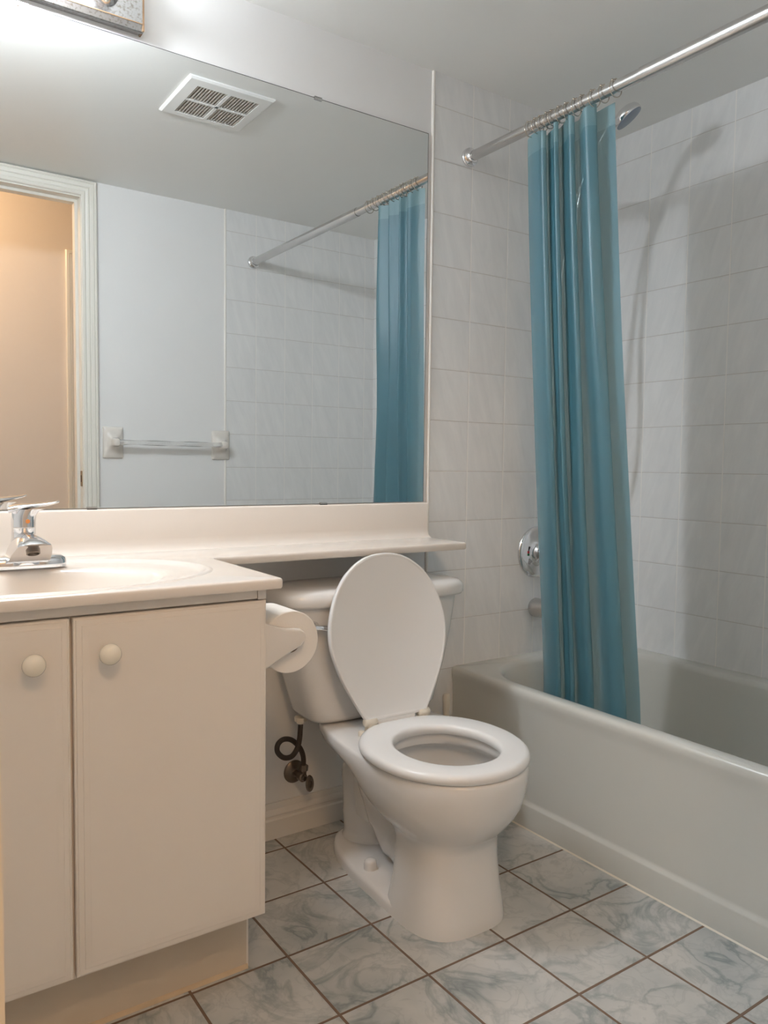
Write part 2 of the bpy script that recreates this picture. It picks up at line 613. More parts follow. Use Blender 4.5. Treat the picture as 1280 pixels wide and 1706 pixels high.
# hallway seen through the doorway in the mirror
struct(box_obj('floor_hall', M['hallfloor'], -2.4, 1.25, HY - .1, -D - DT, -0.06, -0.001))
struct(box_obj('ceiling_hall', M['ceil'], -2.4, 1.25, HY - .1, -D - DT, 2.45, 2.5))
struct(box_obj('wall_hall', M['hall'], -2.4, -0.045, HY - .1, HY, 0, 2.45))
bm = new(); box(bm, 0.75, 1.25, HY - .1, HY, 0, 2.45); box(bm, -0.045, .75, HY - .1, HY, 2.03, 2.45)
struct(finish('wall_hall_end', bm, M['hall'], smooth=0))
struct(box_obj('wall_hall_left', M['hall'], -2.4, -2.3, HY, -D - DT, 0, 2.45))
struct(box_obj('wall_hall_right', M['hall'], 1.2, 1.25, HY, -D - DT, 0, 2.45))
bm = new()
casing_ring(bm, -0.045, .75, 2.03, HY, 1, 0.070, 2.2)
struct(finish('trim_6', bm, M['trimw'], smooth=25))
bm = new()
box(bm, -0.045, .75, HY - .05, HY - .012, 0.01, 2.03)
struct(finish('door_1', bm, M['trimw'], smooth=0))

# ================================================================== LAMPS
# hall ceiling lamp (warm)
hl = thing('ceiling_lamp', 'white dome ceiling lamp in the hallway', 'ceiling lamp', (-1.05, -2.22, 2.45))
bm = new(); lathe(bm, [(0.13, 0), (0.13, -.012), (.12, -.02), (.001, -.02)], (0, 0, 0))
finish('lamp_base', bm, M['grate'], hl)
l = bpy.data.lights.new('hall_bulb', 'POINT')
l.energy = HALL
l.color = HALL_COL
l.shadow_soft_size = 0.07
lo = bpy.data.objects.new('hall_bulb', l)
COL.objects.link(lo)
lo.parent = hl
lo.location = (0, 0, -0.11)

# vanity light bar above the mirror
lx0, lx1, lz0, lz1 = -1.10, -0.502, 1.966, 2.082
vl = thing('vanity_light', 'pitted steel light bar with bulbs above the mirror', 'wall lamp', (-.8, 0, 2.02))
def V(o): return Vector(o) - Vector((-.8, 0, 2.02))
bm = new()
prof = [(-.0, lz0 + .004), (-.022, lz0), (-.026, lz0 + .001), (-.030, lz0 + .016), (-.030, lz1 - .016), (-.026, lz1 - .001), (-.022, lz1), (0, lz1 - .004)]
loft(bm, [[V((x, y, z)) for y, z in prof] for x in (lx0, lx1)])
finish('back_plate', bm, M['plate'], vl, smooth=0)
bm = new()
box(bm, lx0 + .8, lx1 + .8 + .0005, -.0312, -.0298, lz0 + .0145 - 2.02, lz0 + .0165 - 2.02)
box(bm, lx1 + .8 - .003, lx1 + .8 + .0008, -.0312, -.001, lz0 - 2.02 + .001, lz1 - 2.02)
finish('edge_strip', bm, M['rust'], vl, smooth=0)
for i, x in enumerate((-.585, -.73, -.88, -1.03)):
    bm = new()
    prof = [(.0, 0), (.026, 0), (.026, -.004), (.021, -.010), (.021, -.045), (.0225, -.047), (.0225, -.052), (.019, -.052), (.018, -.012), (.0, -.012)]
    lathe(bm, prof, V((x, -.030, 2.022)), (0, 1, 0), 28)
    s = finish('socket', bm, M['chrome'], vl)
    if i == 0:
        tag(s, 'empty chrome socket without a bulb')
        bm = new(); lathe(bm, [(.0178, -.046), (.0178, -.013), (.0, -.013)], V((x, -.030, 2.022)), (0, 1, 0), 24, cap0=False)
        finish('socket_lining', bm, M['black'], s)
    else:
        bm = new()
        c = V((x, -.125, 2.022))
        prof = [(.013, .045), (.016, .038)] + [(.042 * math.sin(a), .042 * math.cos(a)) for a in [R(d) for d in range(22, 181, 8)]]
        lathe(bm, prof, c, (0, 1, 0), 28)
        finish('bulb', bm, M['bulb'], vl, smooth=80)

# ================================================================== MIRROR
mr = thing('wall_mirror', 'large frameless mirror along the wall above the backsplash', 'mirror', (-.43, 0, .8925))
MX0, MX1, MZ0, MZ1 = -1.185, .3268, .8925, 1.953
bm = new()
box(bm, MX0 + .43, MX1 + .43, -.006, -.0005, 0, MZ1 - MZ0)
finish('mirror_pane', bm, M['mirror'], mr, smooth=0)
bm = new()
e = .0016
box(bm, MX0 + .43, MX1 + .43 + e, -.0057, -.0008, MZ1 - MZ0, MZ1 - MZ0 + e)
box(bm, MX1 + .43, MX1 + .43 + e, -.0057, -.0008, 0, MZ1 - MZ0)
finish('mirror_edge', bm, M['black'], mr, smooth=0)
for x, z in ((-.038, MZ1), (-.75, MZ1), (-.013, MZ0), (-.62, MZ0)):
    bm = new()
    s = 1 if z == MZ1 else -1
    zz = z - MZ0
    box(bm, x + .43 - .011, x + .43 + .011, -.0085, -.0062, zz - .004, zz + .003)
    box(bm, x + .43 - .011, x + .43 + .011, -.0085, -.0005, zz + (.0022 if s > 0 else -.0035), zz + (.0045 if s > 0 else -.0012))
    finish('mirror_clip', bm, M['steel'], mr, smooth=0)

# ================================================================== VANITY CABINET
CX0, CX1 = -1.185, -0.442
vc = thing('vanity_cabinet', 'cream vanity cabinet with flat doors under the sink top', 'cabinet', (-.81, -.26, 0))
def P3(x0, x1, y0, y1, z0, z1): return (x0 + .81, x1 + .81, y0 + .26, y1 + .26, z0, z1)
bm = new()
box(bm, *P3(CX1 - .016, CX1, -.521, -.002, .135, .766))
box(bm, *P3(CX0, CX0 + .016, -.521, -.002, .135, .766))
box(bm, *P3(CX0 + .016, CX1 - .016, -.521, -.002, .135, .151))
box(bm, *P3(CX0 + .016, CX1 - .016, -.012, -.002, .151, .766))
box(bm, *P3(CX0 + .016, CX1 - .016, -.521, -.503, .725, .766))
box(bm, *P3(CX0 + .016, CX1 - .016, -.521, -.503, .151, .17))
box(bm, *P3(-.80, -.77, -.521, -.503, .17, .725))
box(bm, *P3(CX0, CX1 - .018, -.537, -.521, .7495, .7655))
box(bm, *P3(CX1 - .0165, CX1, -.537, -.521, .7475, .7655))
box(bm, *P3(CX1 - .0155, CX1 - .0005, -.4625, -.002, .0, .1355))
finish('carcass', bm, M['cab'], vc, smooth=0)
bm = new()
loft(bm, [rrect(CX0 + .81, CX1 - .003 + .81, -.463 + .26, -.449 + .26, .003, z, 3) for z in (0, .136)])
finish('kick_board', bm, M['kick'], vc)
bm = new()
loft(bm, [[(x + .81, y + .26, z) for y, z in ((-.463, 0), (-.469, 0), (-.4665, .005), (-.463, .007))] for x in (CX0, CX1 - .003)])
tag(finish('caulk_line', bm, mat('stained_caulk', (0.56, 0.43, 0.29), .6, noise=.25, nscale=25), vc), 'brown stained caulk along the floor')

def door(x0, x1, z0, z1, knob_x, knob_z):
    yb, yf = -.5215, -.540
    bm = new()
    # (inset, y): stepped routed border
    steps = [(0, yb), (0, yf + .006), (.0012, yf + .0042), (.0035, yf + .0036), (.0045, yf + .0022), (.0095, yf + .0016), (.0125, yf + .0012), (.0135, yf + .0002), (.016, yf), (.021, yf - .0002), (.0225, yf - .0006), (.025, yf - .0006)]
    rings = [[(x0 + i + .81, y + .26, z0 + i), (x1 - i + .81, y + .26, z0 + i), (x1 - i + .81, y + .26, z1 - i), (x0 + i + .81, y + .26, z1 - i)] for i, y in steps]
    loft(bm, rings)
    d = finish('door', bm, M['cab'], vc, smooth=25)
    bm = new()
    prof = [(.008, 0), (.008, .003), (.0065, .006), (.0065, .012), (.010, .016), (.0155, .019), (.0175, .024), (.0172, .029), (.0145, .034), (.009, .0372), (.003, .0385), (0, .0387)]
    lathe(bm, prof, (knob_x + .81, yf + .26 + .0008, knob_z), (0, -1, 0), 32)
    finish('knob', bm, M['knob'], d, smooth=60)


door(-.7835, CX1 + .001, .1435, .7455, -.7325, .686)
door(-1.128, -.7885, .1435, .7455, -.8475, .683)

# ================================================================== VANITY TOP (counter, banjo shelf, basin, backsplash)
ZT, TH_ = .788, .020
vt = thing('countertop', 'cream one-piece sink counter running into a narrow shelf over the toilet', 'countertop', (-.81, 0, ZT - TH_))
O = Vector((-.81, 0, ZT - TH_))
def off_poly(P, d):
    n = len(P); out = []
    for i in range(n):
        a, b, c = Vector(P[i - 1]), Vector(P[i]), Vector(P[(i + 1) % n])
        e1, e2 = (b - a).normalized(), (c - b).normalized()
        n1, n2 = Vector((e1.y, -e1.x)), Vector((e2.y, -e2.x))
        k = (n1 + n2) / (1 + n1.dot(n2))
        out.append(b + k * d)
    return out


def arc(cx, cy, r, a0, a1, n=6):
    return [(cx + r * math.cos(R(a0 + (a1 - a0) * k / n)), cy + r * math.sin(R(a0 + (a1 - a0) * k / n))) for k in range(n + 1)]


SX0, SX1, SY = -1.187, -.418, -.563
HX, HY_ = .334, -.200
outline = [(SX0, -.001)] + [(SX0, SY)] + arc(SX1 - .008, SY + .008, .008, 270, 360, 4) + \
          arc(SX1 + .006 + .02, HY_ - .02, .02, 180, 90, 5) + arc(HX - .006, HY_ + .006, .006, 270, 360, 4) + [(HX, -.001)]
bm = new()
prof = [(-.006, ZT), (-.003, ZT - .0008), (-.001, ZT - .003), (0, ZT - .0065), (0, ZT - .016), (-.002, ZT - .0195), (-.004, ZT - TH_), (-.03, ZT - TH_)]
rings = []
for d, z in prof:
    rings.append([Vector((p.x, min(p.y, -.001), z)) - O for p in off_poly(outline, d)])
vr = loft(bm, rings, False, False)
NB = 72
def ell(a, b, z, br=None, cx=-.79, cy=-.335, n=NB):
    return [Vector((cx + a * math.cos(2 * PI * k / n), cy + ((br or b) if k < n / 2 else b) * math.sin(2 * PI * k / n), z)) - O for k in range(n)]
hole = [bm.verts.new(p) for p in ell(.315, .213, ZT, .245)]
edges = []
for ring in (vr[0], hole):
    for i in range(len(ring)):
        a, b = ring[i], ring[(i + 1) % len(ring)]
        e_ = bm.edges.get((a, b)) or bm.edges.new((a, b))
        edges.append(e_)
bmesh.ops.triangle_fill(bm, edges=edges, use_beauty=True)
finish('counter_slab', bm, M['counter'], vt, smooth=35)
bm = new()
bas = [(.315, .213, 0), (.311, .2095, .0022), (.306, .206, .0032), (.300, .202, .0024), (.295, .198, -.0005), (.288, .193, -.003), (.275, .187, -.0045), (.245, .173, -.0055), (.228, .164, -.0065),
       (.218, .157, -.0095), (.211, .151, -.0155), (.204, .145, -.026), (.192, .135, -.048), (.170, .118, -.080), (.135, .092, -.106), (.085, .058, -.122), (.035, .030, -.128), (.022, .022, -.129)]
loft(bm, [ell(a, b, ZT + h, b + .032 if b > .18 else None) for a, b, h in bas], False, False)
finish('sink_basin', bm, M['counter'], vt, smooth=60)
bm = new(); lathe(bm, [(.024, -.006), (.024, .0), (.019, .001), (.017, -.004), (.0, -.005)], Vector((-.79, -.335, ZT - .129)) - O)
finish('drain', bm, M['chrome'], vt)
bm = new()
bprof = [(-.001, ZT - .002), (-.034, ZT - .002), (-.026, ZT + .0015), (-.019, ZT + .007), (-.0145, ZT + .016), (-.0125, ZT + .030), (-.0125, ZT + .096), (-.010, ZT + .1005), (-.006, ZT + .102), (-.001, ZT + .102)]
loft(bm, [[Vector((x, y, z)) - O for y, z in bprof] for x in (SX0, HX + .006)])
finish('backsplash', bm, M['counter'], vt, smooth=50)

# ================================================================== FAUCET
FX, FY, FZ = -.790, -.160, ZT - .0028
ft = thing('sink_faucet', 'chrome single-lever faucet on the sink counter', 'faucet', (FX, FY, FZ))
bm = new()
rings = []
for a, b, z in ((.079, .026, 0), (.079, .026, .011), (.077, .0245, .018), (.070, .021, .0225), (.05, .018, .0245)):
    rings.append(egg(a, -b, b, 0, 3.2, 3.2, z, 56))
loft(bm, rings)
finish('base_plate', bm, M['chrome'], ft, smooth=60)
bm = new()
rings = []
for a, yf, yr, z in ((.044, -.030, .026, .008), (.036, -.03, .026, .018), (.029, -.028, .025, .032), (.0245, -.0245, .0235, .046), (.0225, -.0225, .0225, .060), (.022, -.022, .022, .078), (.0225, -.0225, .0225, .0795), (.0225, -.0225, .0225, .0805)):
    rings.append(egg(a, yf, yr, 0, 2.2, 2.2, z, 40))
loft(bm, rings)
finish('body', bm, M['chrome'], ft, smooth=50)
# spout: a hood from the body towards the basin; underside slopes up to the aerator
bm = new()
rings = []
for y, wt, wb, zt, zb in ((-.000, .024, .037, .070, .012), (-.028, .026, .038, .073, .012), (-.055, .0265, .038, .073, .019), (-.082, .0265, .036, .071, .034), (-.106, .0255, .032, .067, .047), (-.120, .0235, .028, .062, .054), (-.127, .019, .022, .058, .0555)):
    ring = []
    for k in range(25):
        a = PI * k / 24
        c, s = math.cos(a), math.sin(a)
        wd = wb + (wt - wb) * s
        ring.append((wd * math.copysign(abs(c) ** .8, c), y, zb + (zt - zb) * s ** .8))
    rings.append(ring)
loft(bm, rings)
finish('spout', bm, M['chrome'], ft, smooth=55)
bm = new()
lathe(bm, [(.0125, -.003), (.0125, .004), (.010, .005), (.009, .001), (0, .001)], (0, -.094, .0405), (0, -.45, -.9), 24)
finish('aerator', bm, M['oldmetal'], ft)
# lever handle
bm = new()
rings = []
for a, z, ox in ((.0225, .0815, 0), (.0228, .095, 0), (.0225, .104, .001), (.0245, .112, .004), (.030, .117, .010)):
    rings.append(egg(a, -.0225, .0225, 0, 2.2, 2.2, z, 40, ox))
loft(bm, rings)
path = [(-.024, 0, .117), (-.005, -.002, .1215), (.02, -.010, .1245), (.045, -.020, .128), (.062, -.026, .132)]
rings = []
for i, p in enumerate(smooth_path(path, 6)):
    f = i / (len(path) * 6 - 6)
    hw = .0235 * (1 - f) ** .5 * .75 + .009
    th = .0055 * (1 - f) + .0025
    rings.append([(p.x + hw * .3 * math.cos(q), p.y + hw * math.cos(q) * .95, p.z + th * math.sin(q)) for q in [2 * PI * k / 20 for k in range(20)]])
loft(bm, rings)
hd = finish('lever_handle', bm, M['chrome'], ft, smooth=60)
bm = new()
lathe(bm, [(.0042, 0), (.0042, .0008), (.0026, .0009), (.0026, .0004)], (.004, -.0222, .0935), (.15, -1, .0), 20)
finish('temperature_mark', bm, M['orange'], hd)

# ================================================================== TOILET
tl = thing('toilet', 'white two-piece toilet with its seat lid raised', 'toilet', (.045, 0, 0), R(-1.7))
bm = new()
secs = [
    (.123, -.636, -.43, -.49, 3.0, 4.0, 0.0), (.1225, -.6355, -.43, -.49, 3.0, 4.0, .008), (.119, -.631, -.43, -.49, 3.0, 4.0, .03), (.111, -.617, -.428, -.50, 3.0, 4.0, .08),
    (.105, -.609, -.42, -.50, 2.9, 4.0, .135), (.1045, -.608, -.41, -.50, 2.8, 3.6, .163), (.109, -.613, -.39, -.495, 2.5, 3.2, .180), (.121, -.627, -.36, -.49, 2.3, 2.8, .195),
    (.139, -.646, -.325, -.485, 2.15, 2.6, .213), (.155, -.663, -.29, -.48, 2.1, 2.5, .235), (.166, -.676, -.26, -.477, 2.1, 2.5, .258), (.173, -.683, -.215, -.475, 2.1, 2.5, .285),
    (.1755, -.6865, -.13, -.475, 2.1, 2.55, .303), (.177, -.688, -.045, -.475, 2.1, 2.6, .314), (.177, -.688, -.032, -.475, 2.1, 2.6, .325), (.1765, -.6875, -.03, -.475, 2.1, 2.6, .338),
    (.174, -.685, -.033, -.475, 2.1, 2.6, .343), (.170, -.681, -.037, -.475, 2.1, 2.6, .345)]
rings = [egg(*s[:6], s[6], 64, -.014 * max(0, 1 - s[6] / .2)) for s in secs]
inner = [(.130, -.640, -.350, -.495, 2.05, 2.1, .345), (.126, -.636, -.354, -.495, 2.05, 2.1, .342), (.125, -.635, -.355, -.495, 2.05, 2.1, .330), (.128, -.638, -.352, -.495, 2.05, 2.1, .318),
         (.152, -.664, -.325, -.493, 2.05, 2.1, .308), (.156, -.668, -.32, -.493, 2.05, 2.1, .294), (.146, -.655, -.325, -.49, 2.05, 2.1, .25), (.124, -.628, -.345, -.488, 2.05, 2.1, .205), (.094, -.590, -.365, -.48, 2, 2, .165),
         (.060, -.545, -.385, -.465, 2, 2, .125), (.035, -.50, -.40, -.45, 2, 2, .10)]
rings += [egg(*s[:6], s[6]) for s in inner]
loft(bm, rings, True, True)
# foot plate with rounded rear
foot = [(.1275, -.60, -.098, -.42, 2.9, 2.7, 0), (.1275, -.60, -.098, -.42, 2.9, 2.7, .018), (.124, -.60, -.102, -.42, 2.9, 2.7, .026), (.117, -.60, -.11, -.42, 2.9, 2.7, .029)]
loft(bm, [egg(*s[:6], s[6], 64, -.008) for s in foot])
# trapway: the S-shaped passage showing on the flank
pth = smooth_path([(0, -.43, .045), (0, -.385, .06), (0, -.325, .085), (0, -.275, .135), (0, -.235, .20), (0, -.19, .235), (0, -.155, .20), (0, -.155, .12), (0, -.165, .05), (0, -.17, .0)], 6)
tube(bm, pth, [.045, .055, .062, .066, .068, .068, .066, .064, .066, .072], 24, sx=1.0)
loft(bm, [egg(a, -.305, yr, -.22, 2.6, 2.6, z, 40) for a, yr, z in ((.055, -.09, .10), (.06, -.085, .2), (.085, -.07, .26), (.12, -.05, .305))])
finish('bowl', bm, M['china'], tl, smooth=55)
for sx in (-1, 1):
    bm = new(); lathe(bm, [(.0155, 0), (.0155, .012), (.0145, .019), (.011, .0235), (.004, .025), (0, .0252)], (sx * .097, -.330, .0285), (0, 0, 1), 24)
    finish('bolt_cap', bm, M['seat'], tl, smooth=60)
bm = new()
loft(bm, [egg(.0925, -.588, -.366, -.48, 2, 2, z, 40) for z in (.163, .165)])
finish('water', bm, M['water'], tl)
# seat ring
bm = new()
def seat_ring(d, z): return egg(.185 - d, -.687 + d, -.283 - d, -.482, 2.05, 2.15, z, 72)
def seat_in(d, z): return egg(.114 + d, -.622 - d, -.368 + d, -.495, 2.05, 2.1, z, 72)
z0, z1 = .3465, .369
outer = [(.004, z0), (.001, z0 + .003), (0, z0 + .008), (0, z1 - .010), (.002, z1 - .005), (.006, z1 - .0015), (.012, z1)]
inn = [(.010, z1), (.005, z1 - .0015), (.0015, z1 - .005), (0, z1 - .010), (0, z0 + .006), (.003, z0)]
loft(bm, [seat_ring(d, z) for d, z in outer] + [seat_in(d, z) for d, z in inn] + [seat_ring(.004, z0)], False, False)
bmesh.ops.remove_doubles(bm, verts=bm.verts, dist=1e-5)
finish('seat', bm, M['seat'], tl, smooth=60)
# raised lid, leaning on the tank: outline in its own plane, hinge at the bottom
half = [(.081, .0), (.094, .010), (.121, .055), (.149, .110), (.1675, .165), (.173, .205), (.169, .250), (.152, .303), (.126, .347), (.093, .378), (.061, .396), (.030, .4045), (.0, .407)]
cur = smooth_path([(x, s_, 0) for x, s_ in half], 5)
pts = [(p.x, p.y) for p in cur]
ol = pts + [(-x, y) for x, y in reversed(pts[:-1])]
HYl, HZl, lean = -.293, .3755, R(9.5)
def lidp(x, s_, d):  # d: out of the plane, towards the front
    return (x - .004, HYl + s_ * math.sin(lean) - d * math.cos(lean), HZl + s_ * math.cos(lean) + d * math.sin(lean))
bm = new()
cxs, cys = 0, .2
rings = []
for sc, d in ((.965, -.009), (.985, -.008), (1.0, -.003), (1.0, .004), (.992, .0075), (.975, .0085), (.962, .0075), (.95, .0065)):
    rings.append([lidp(x * sc, cys + (y - cys) * sc, d) for x, y in ol])
loft(bm, rings)
finish('lid', bm, M['seat'], tl, smooth=45)
bm = new()   # tab between the hinges
loft(bm, [[lidp(x, s_, d) for x, s_ in ((-.055, -.012), (.055, -.012), (.058, .012), (-.058, .012))] for d in (-.007, .006)])
finish('lid_tab', bm, M['seat'], tl, bevel=.003)
for sx in (-1, 1):
    bm = new()
    lathe(bm, [(.0085, -.017), (.0105, -.015), (.0105, .015), (.0085, .017)], (sx * .079, -.294, .3745), (1, 0, 0), 20)
    loft(bm, [rrect(sx * .079 - .011, sx * .079 + .011, -.304, -.282, .005, z, 4) for z in (.3455, .374)])
    h = finish('hinge', bm, M['ivory'], tl, smooth=50)
    bm = new()
    lathe(bm, [(.0085, 0), (.0085, .008), (.006, .011), (0, .0115)], (sx * .103, -.293, .3455), (0, 0, 1), 16)
    finish('hinge_bolt', bm, M['ivory'], h)
    bm = new()
    loft(bm, [rrect(sx * .058 - .008, sx * .058 + .008, -.322, -.288, .004, z, 4) for z in (.350, .3665)])
    finish('seat_arm', bm, M['seat'], h)
# tank
bm = new()
def tring(a, yf, yr, z, n=5.2): return egg(a + .012, yf, yr, (yf + yr) / 2, n, n, z, 72, .013)
tsec = [(.155, -.176, -.045, .3475), (.172, -.195, -.030, .352), (.179, -.201, -.025, .362), (.190, -.204, -.022, .40), (.211, -.208, -.020, .47), (.229, -.211, -.019, .55), (.241, -.2135, -.018, .62), (.244, -.214, -.018, .650)]
loft(bm, [tring(*s_) for s_ in tsec])
tk = finish('tank', bm, M['china'], tl, smooth=60)
bm = new()
lsec = [(.248, -.219, -.014, .6475, 4.6), (.262, -.229, -.010, .650, 4.6), (.266, -.232, -.009, .656, 4.6), (.266, -.232, -.009, .668, 4.6), (.263, -.229, -.010, .680, 4.6), (.255, -.222, -.013, .688, 4.6), (.238, -.208, -.022, .6925, 4.4), (.19, -.17, -.05, .694, 4), (.09, -.13, -.09, .6945, 3)]
loft(bm, [tring(*s_) for s_ in lsec])
finish('tank_lid', bm, M['china'], tl, smooth=60)
bm = new()
lathe(bm, [(.013, 0), (.013, .006), (.009, .010), (.007, .018)], (-.192, -.2085, .605), (0, -1, 0), 20)
tube(bm, smooth_path([(-.196, -.226, .606), (-.175, -.229, .603), (-.152, -.230, .597), (-.136, -.229, .592)], 4), [.006, .0065, .0075, .009], 12)
finish('flush_lever', bm, M['chrome'], tl, smooth=60)

# ================================================================== WATER SUPPLY
ws = thing('water_supply_valve', 'tarnished shut-off valve with a looped dark hose behind the toilet', 'valve', (-.096, -.0005, .166))
S0 = Vector((-.096, -.0005, .166))
bm = new(); lathe(bm, [(.031, 0), (.031, .002), (.027, .006), (.012, .009), (.010, .012)], (0, 0, 0), (0, -1, 0), 32)
finish('escutcheon', bm, M['oldmetal'], ws)
bm = new()
lathe(bm, [(.0085, 0), (.0085, .028), (.012, .030), (.012, .046), (.008, .048), (.006, .056)], (0, -.006, 0), (0, -1, 0), 20)
lathe(bm, [(.008, -.012), (.008, .014), (.011, .016), (.011, .030), (.0085, .032)], (.004, -.044, 0), (.12, 0, 1), 6)
finish('valve_body', bm, M['oldmetal'], ws, smooth=35)
bm = new()
rings = []
for sc, d in ((.7, 0), (1, .003), (1, .008), (.85, .012), (.45, .0115), (.35, .007)):
    rings.append([(.011 * sc * math.cos(a) + .010, -.064 - d, .0225 * sc * math.sin(a) - .012) for a in [2 * PI * k / 28 for k in range(28)]])
loft(bm, rings)
finish('valve_knob', bm, M['oldmetal'], ws, smooth=50)
bm = new()
def hs(px): return Vector(px) - S0
loop = [(-.091, -.045, .196), (-.094, -.048, .222), (-.110, -.058, .252), (-.138, -.066, .280), (-.164, -.070, .288), (-.184, -.078, .281), (-.190, -.088, .266), (-.178, -.098, .252), (-.156, -.098, .250), (-.136, -.090, .262), (-.126, -.086, .285), (-.124, -.088, .325)]
tube(bm, [hs(p) for p in smooth_path(loop, 8)], .0068, 14)
finish('braided_hose', bm, M['braid'], ws)
bm = new()
lathe(bm, [(.010, 0), (.010, .006), (.0165, .007), (.0165, .017), (.014, .0175)], hs((-.124, -.088, .3285)), (0, 0, 1), 12)
tag(finish('hose_nut', bm, M['ivory'], ws, smooth=30), 'ivory plastic nut under the tank')

# ================================================================== CLEANING BRUSH between toilet and tub
tb = thing('toilet_brush', 'cream brush handle standing between the toilet and the bathtub', 'toilet brush', (.372, -.075, 0))
bm = new(); lathe(bm, [(.046, 0), (.05, .004), (.050, .02), (.045, .10), (.047, .115), (.044, .116), (.040, .10), (.040, .01), (0, .01)], (0, 0, 0), n=32)
finish('holder', bm, M['ivory'], tb, smooth=50)
bm = new(); lathe(bm, [(.0, .02), (.028, .022), (.032, .05), (.028, .09), (.012, .10), (.009, .11), (.008, .20), (.0095, .26), (.0115, .30), (.0115, .318), (.008, .3245), (0, .3255)], (0, 0, 0), n=24)
finish('handle', bm, M['ivory'], tb, smooth=50)

# ================================================================== TOILET PAPER
hp = thing('paper_holder', 'white ceramic paper holder on the vanity cabinet side', 'toilet paper holder', (CX1, -.45, .654))
for y0, y1 in ((-.075, -.058), (.062, .079)):
    bm = new()
    rings = []
    for x, hz, zc_ in ((0.0005, .046, 0), (.006, .045, 0), (.016, .040, 0), (.030, .034, .001), (.048, .027, .003), (.066, .0215, .006), (.080, .018, .008), (.088, .012, .009), (.091, .005, .010)):
        rings.append([(x, y, zc_ + z) for (y, z, _) in rrect(y0 + (.001 if x > .08 else 0), y1 - (.001 if x > .08 else 0), -hz, hz, min(.006, hz * .45), 0, 4)])
    loft(bm, rings)
    finish('arm', bm, M['holder'], hp, smooth=50)
bm = new(); lathe(bm, [(.0085, 0), (.0085, .124)], (.070, -.060, .008), (0, 1, 0), 20)
finish('roller', bm, M['holder'], hp)
tr = thing('toilet_paper_roll', 'white toilet paper roll hung beside the vanity cabinet', 'toilet paper', (CX1 + .070, -.45, .651))
def roll_prof(h=.0525): return [(.021, -h), (.0595, -h), (.061, -h + .0015), (.061, h - .0015), (.0595, h), (.021, h)]
bm = new()
lathe(bm, roll_prof() + [roll_prof()[0]], (0, 0, 0), (0, 1, 0), 56, cap0=False, cap1=False)
bmesh.ops.remove_doubles(bm, verts=bm.verts, dist=1e-5)
finish('paper', bm, M['paper'], tr, smooth=40)
bm = new(); lathe(bm, [(.0208, -.052), (.0208, .052), (.0196, .052), (.0196, -.052), (.0208, -.052)], (0, 0, 0), (0, 1, 0), 40, cap0=False, cap1=False)
finish('cardboard_core', bm, M['core'], tr, smooth=40)

# ================================================================== BATHTUB
bt = thing('bathtub', 'almond enamel bathtub along the tiled wall', 'bathtub', (.80, -.76, 0))
TO = Vector((.80, -.76, 0))
bm = new()
yb, ye = -.0045, -D + .0045
xr = WR - .0005
def outr(x0, z, rr=.012, ins=0.0): return [Vector(p) - TO for p in rrect(x0, xr - ins, ye + ins, yb - ins, (.004, rr * .3, rr * .3, .004), z, 10)]
def inr(x0, x1, y0, y1, r, z): return [Vector(p) - TO for p in rrect(x0, x1, y0, y1, r, z, 10)]
rings = [outr(.4455, 0), outr(.4455, .064), outr(.4465, .068), outr(.4525, .073), outr(.4535, .080), outr(.4535, .325), outr(.4515, .342), outr(.4485, .356), outr(.4482, .367), outr(.4500, .3745), outr(.4545, .3795), outr(.462, .3815, ins=.001)]
ix0, ix1, iy0, iy1 = .489, 1.098, -1.445, -.058
rings += [inr(ix0 - .004, ix1 + .004, iy0 - .004, iy1 + .004, .195, .3815), inr(ix0, ix1, iy0, iy1, .195, .380), inr(ix0 + .006, ix1 - .006, iy0 + .006, iy1 - .006, .195, .375), inr(ix0 + .011, ix1 - .011, iy0 + .012, iy1 - .010, .193, .364),
          inr(ix0 + .016, ix1 - .016, iy0 + .03, iy1 - .014, .19, .33), inr(ix0 + .030, ix1 - .030, iy0 + .10, iy1 - .028, .18, .22), inr(ix0 + .044, ix1 - .044, iy0 + .17, iy1 - .042, .16, .12), inr(ix0 + .058, ix1 - .058, iy0 + .20, iy1 - .058, .14, .085),
          inr(ix0 + .085, ix1 - .085, iy0 + .24, iy1 - .085, .12, .066), inr(ix0 + .13, ix1 - .13, iy0 + .30, iy1 - .14, .08, .060)]
loft(bm, rings, False, True)
finish('tub_shell', bm, M['tub'], bt, smooth=50)
bm = new()
lathe(bm, [(.036, 0), (.036, .004), (.031, .008), (.012, .010), (0, .010)], Vector((.815, -.0765, .318)) - TO, (0, -1, .12), 32)
finish('overflow_plate', bm, M['chrome'], bt, smooth=50)
bm = new()
loft(bm, [[Vector((x, y, z)) - TO for y, z in ((ye, 0), (yb, 0))] for x, z in ((.4455, .0001), (.4415, .0001))], False, False) if False else None
loft(bm, [[Vector((x, y, z)) - TO for x, z in ((.4458, .0), (.4428, .0), (.4440, .0022), (.4458, .0036))] for y in (ye, yb)])
tag(finish('caulk_bead', bm, M['ivory'], bt), 'ivory caulk along the floor')

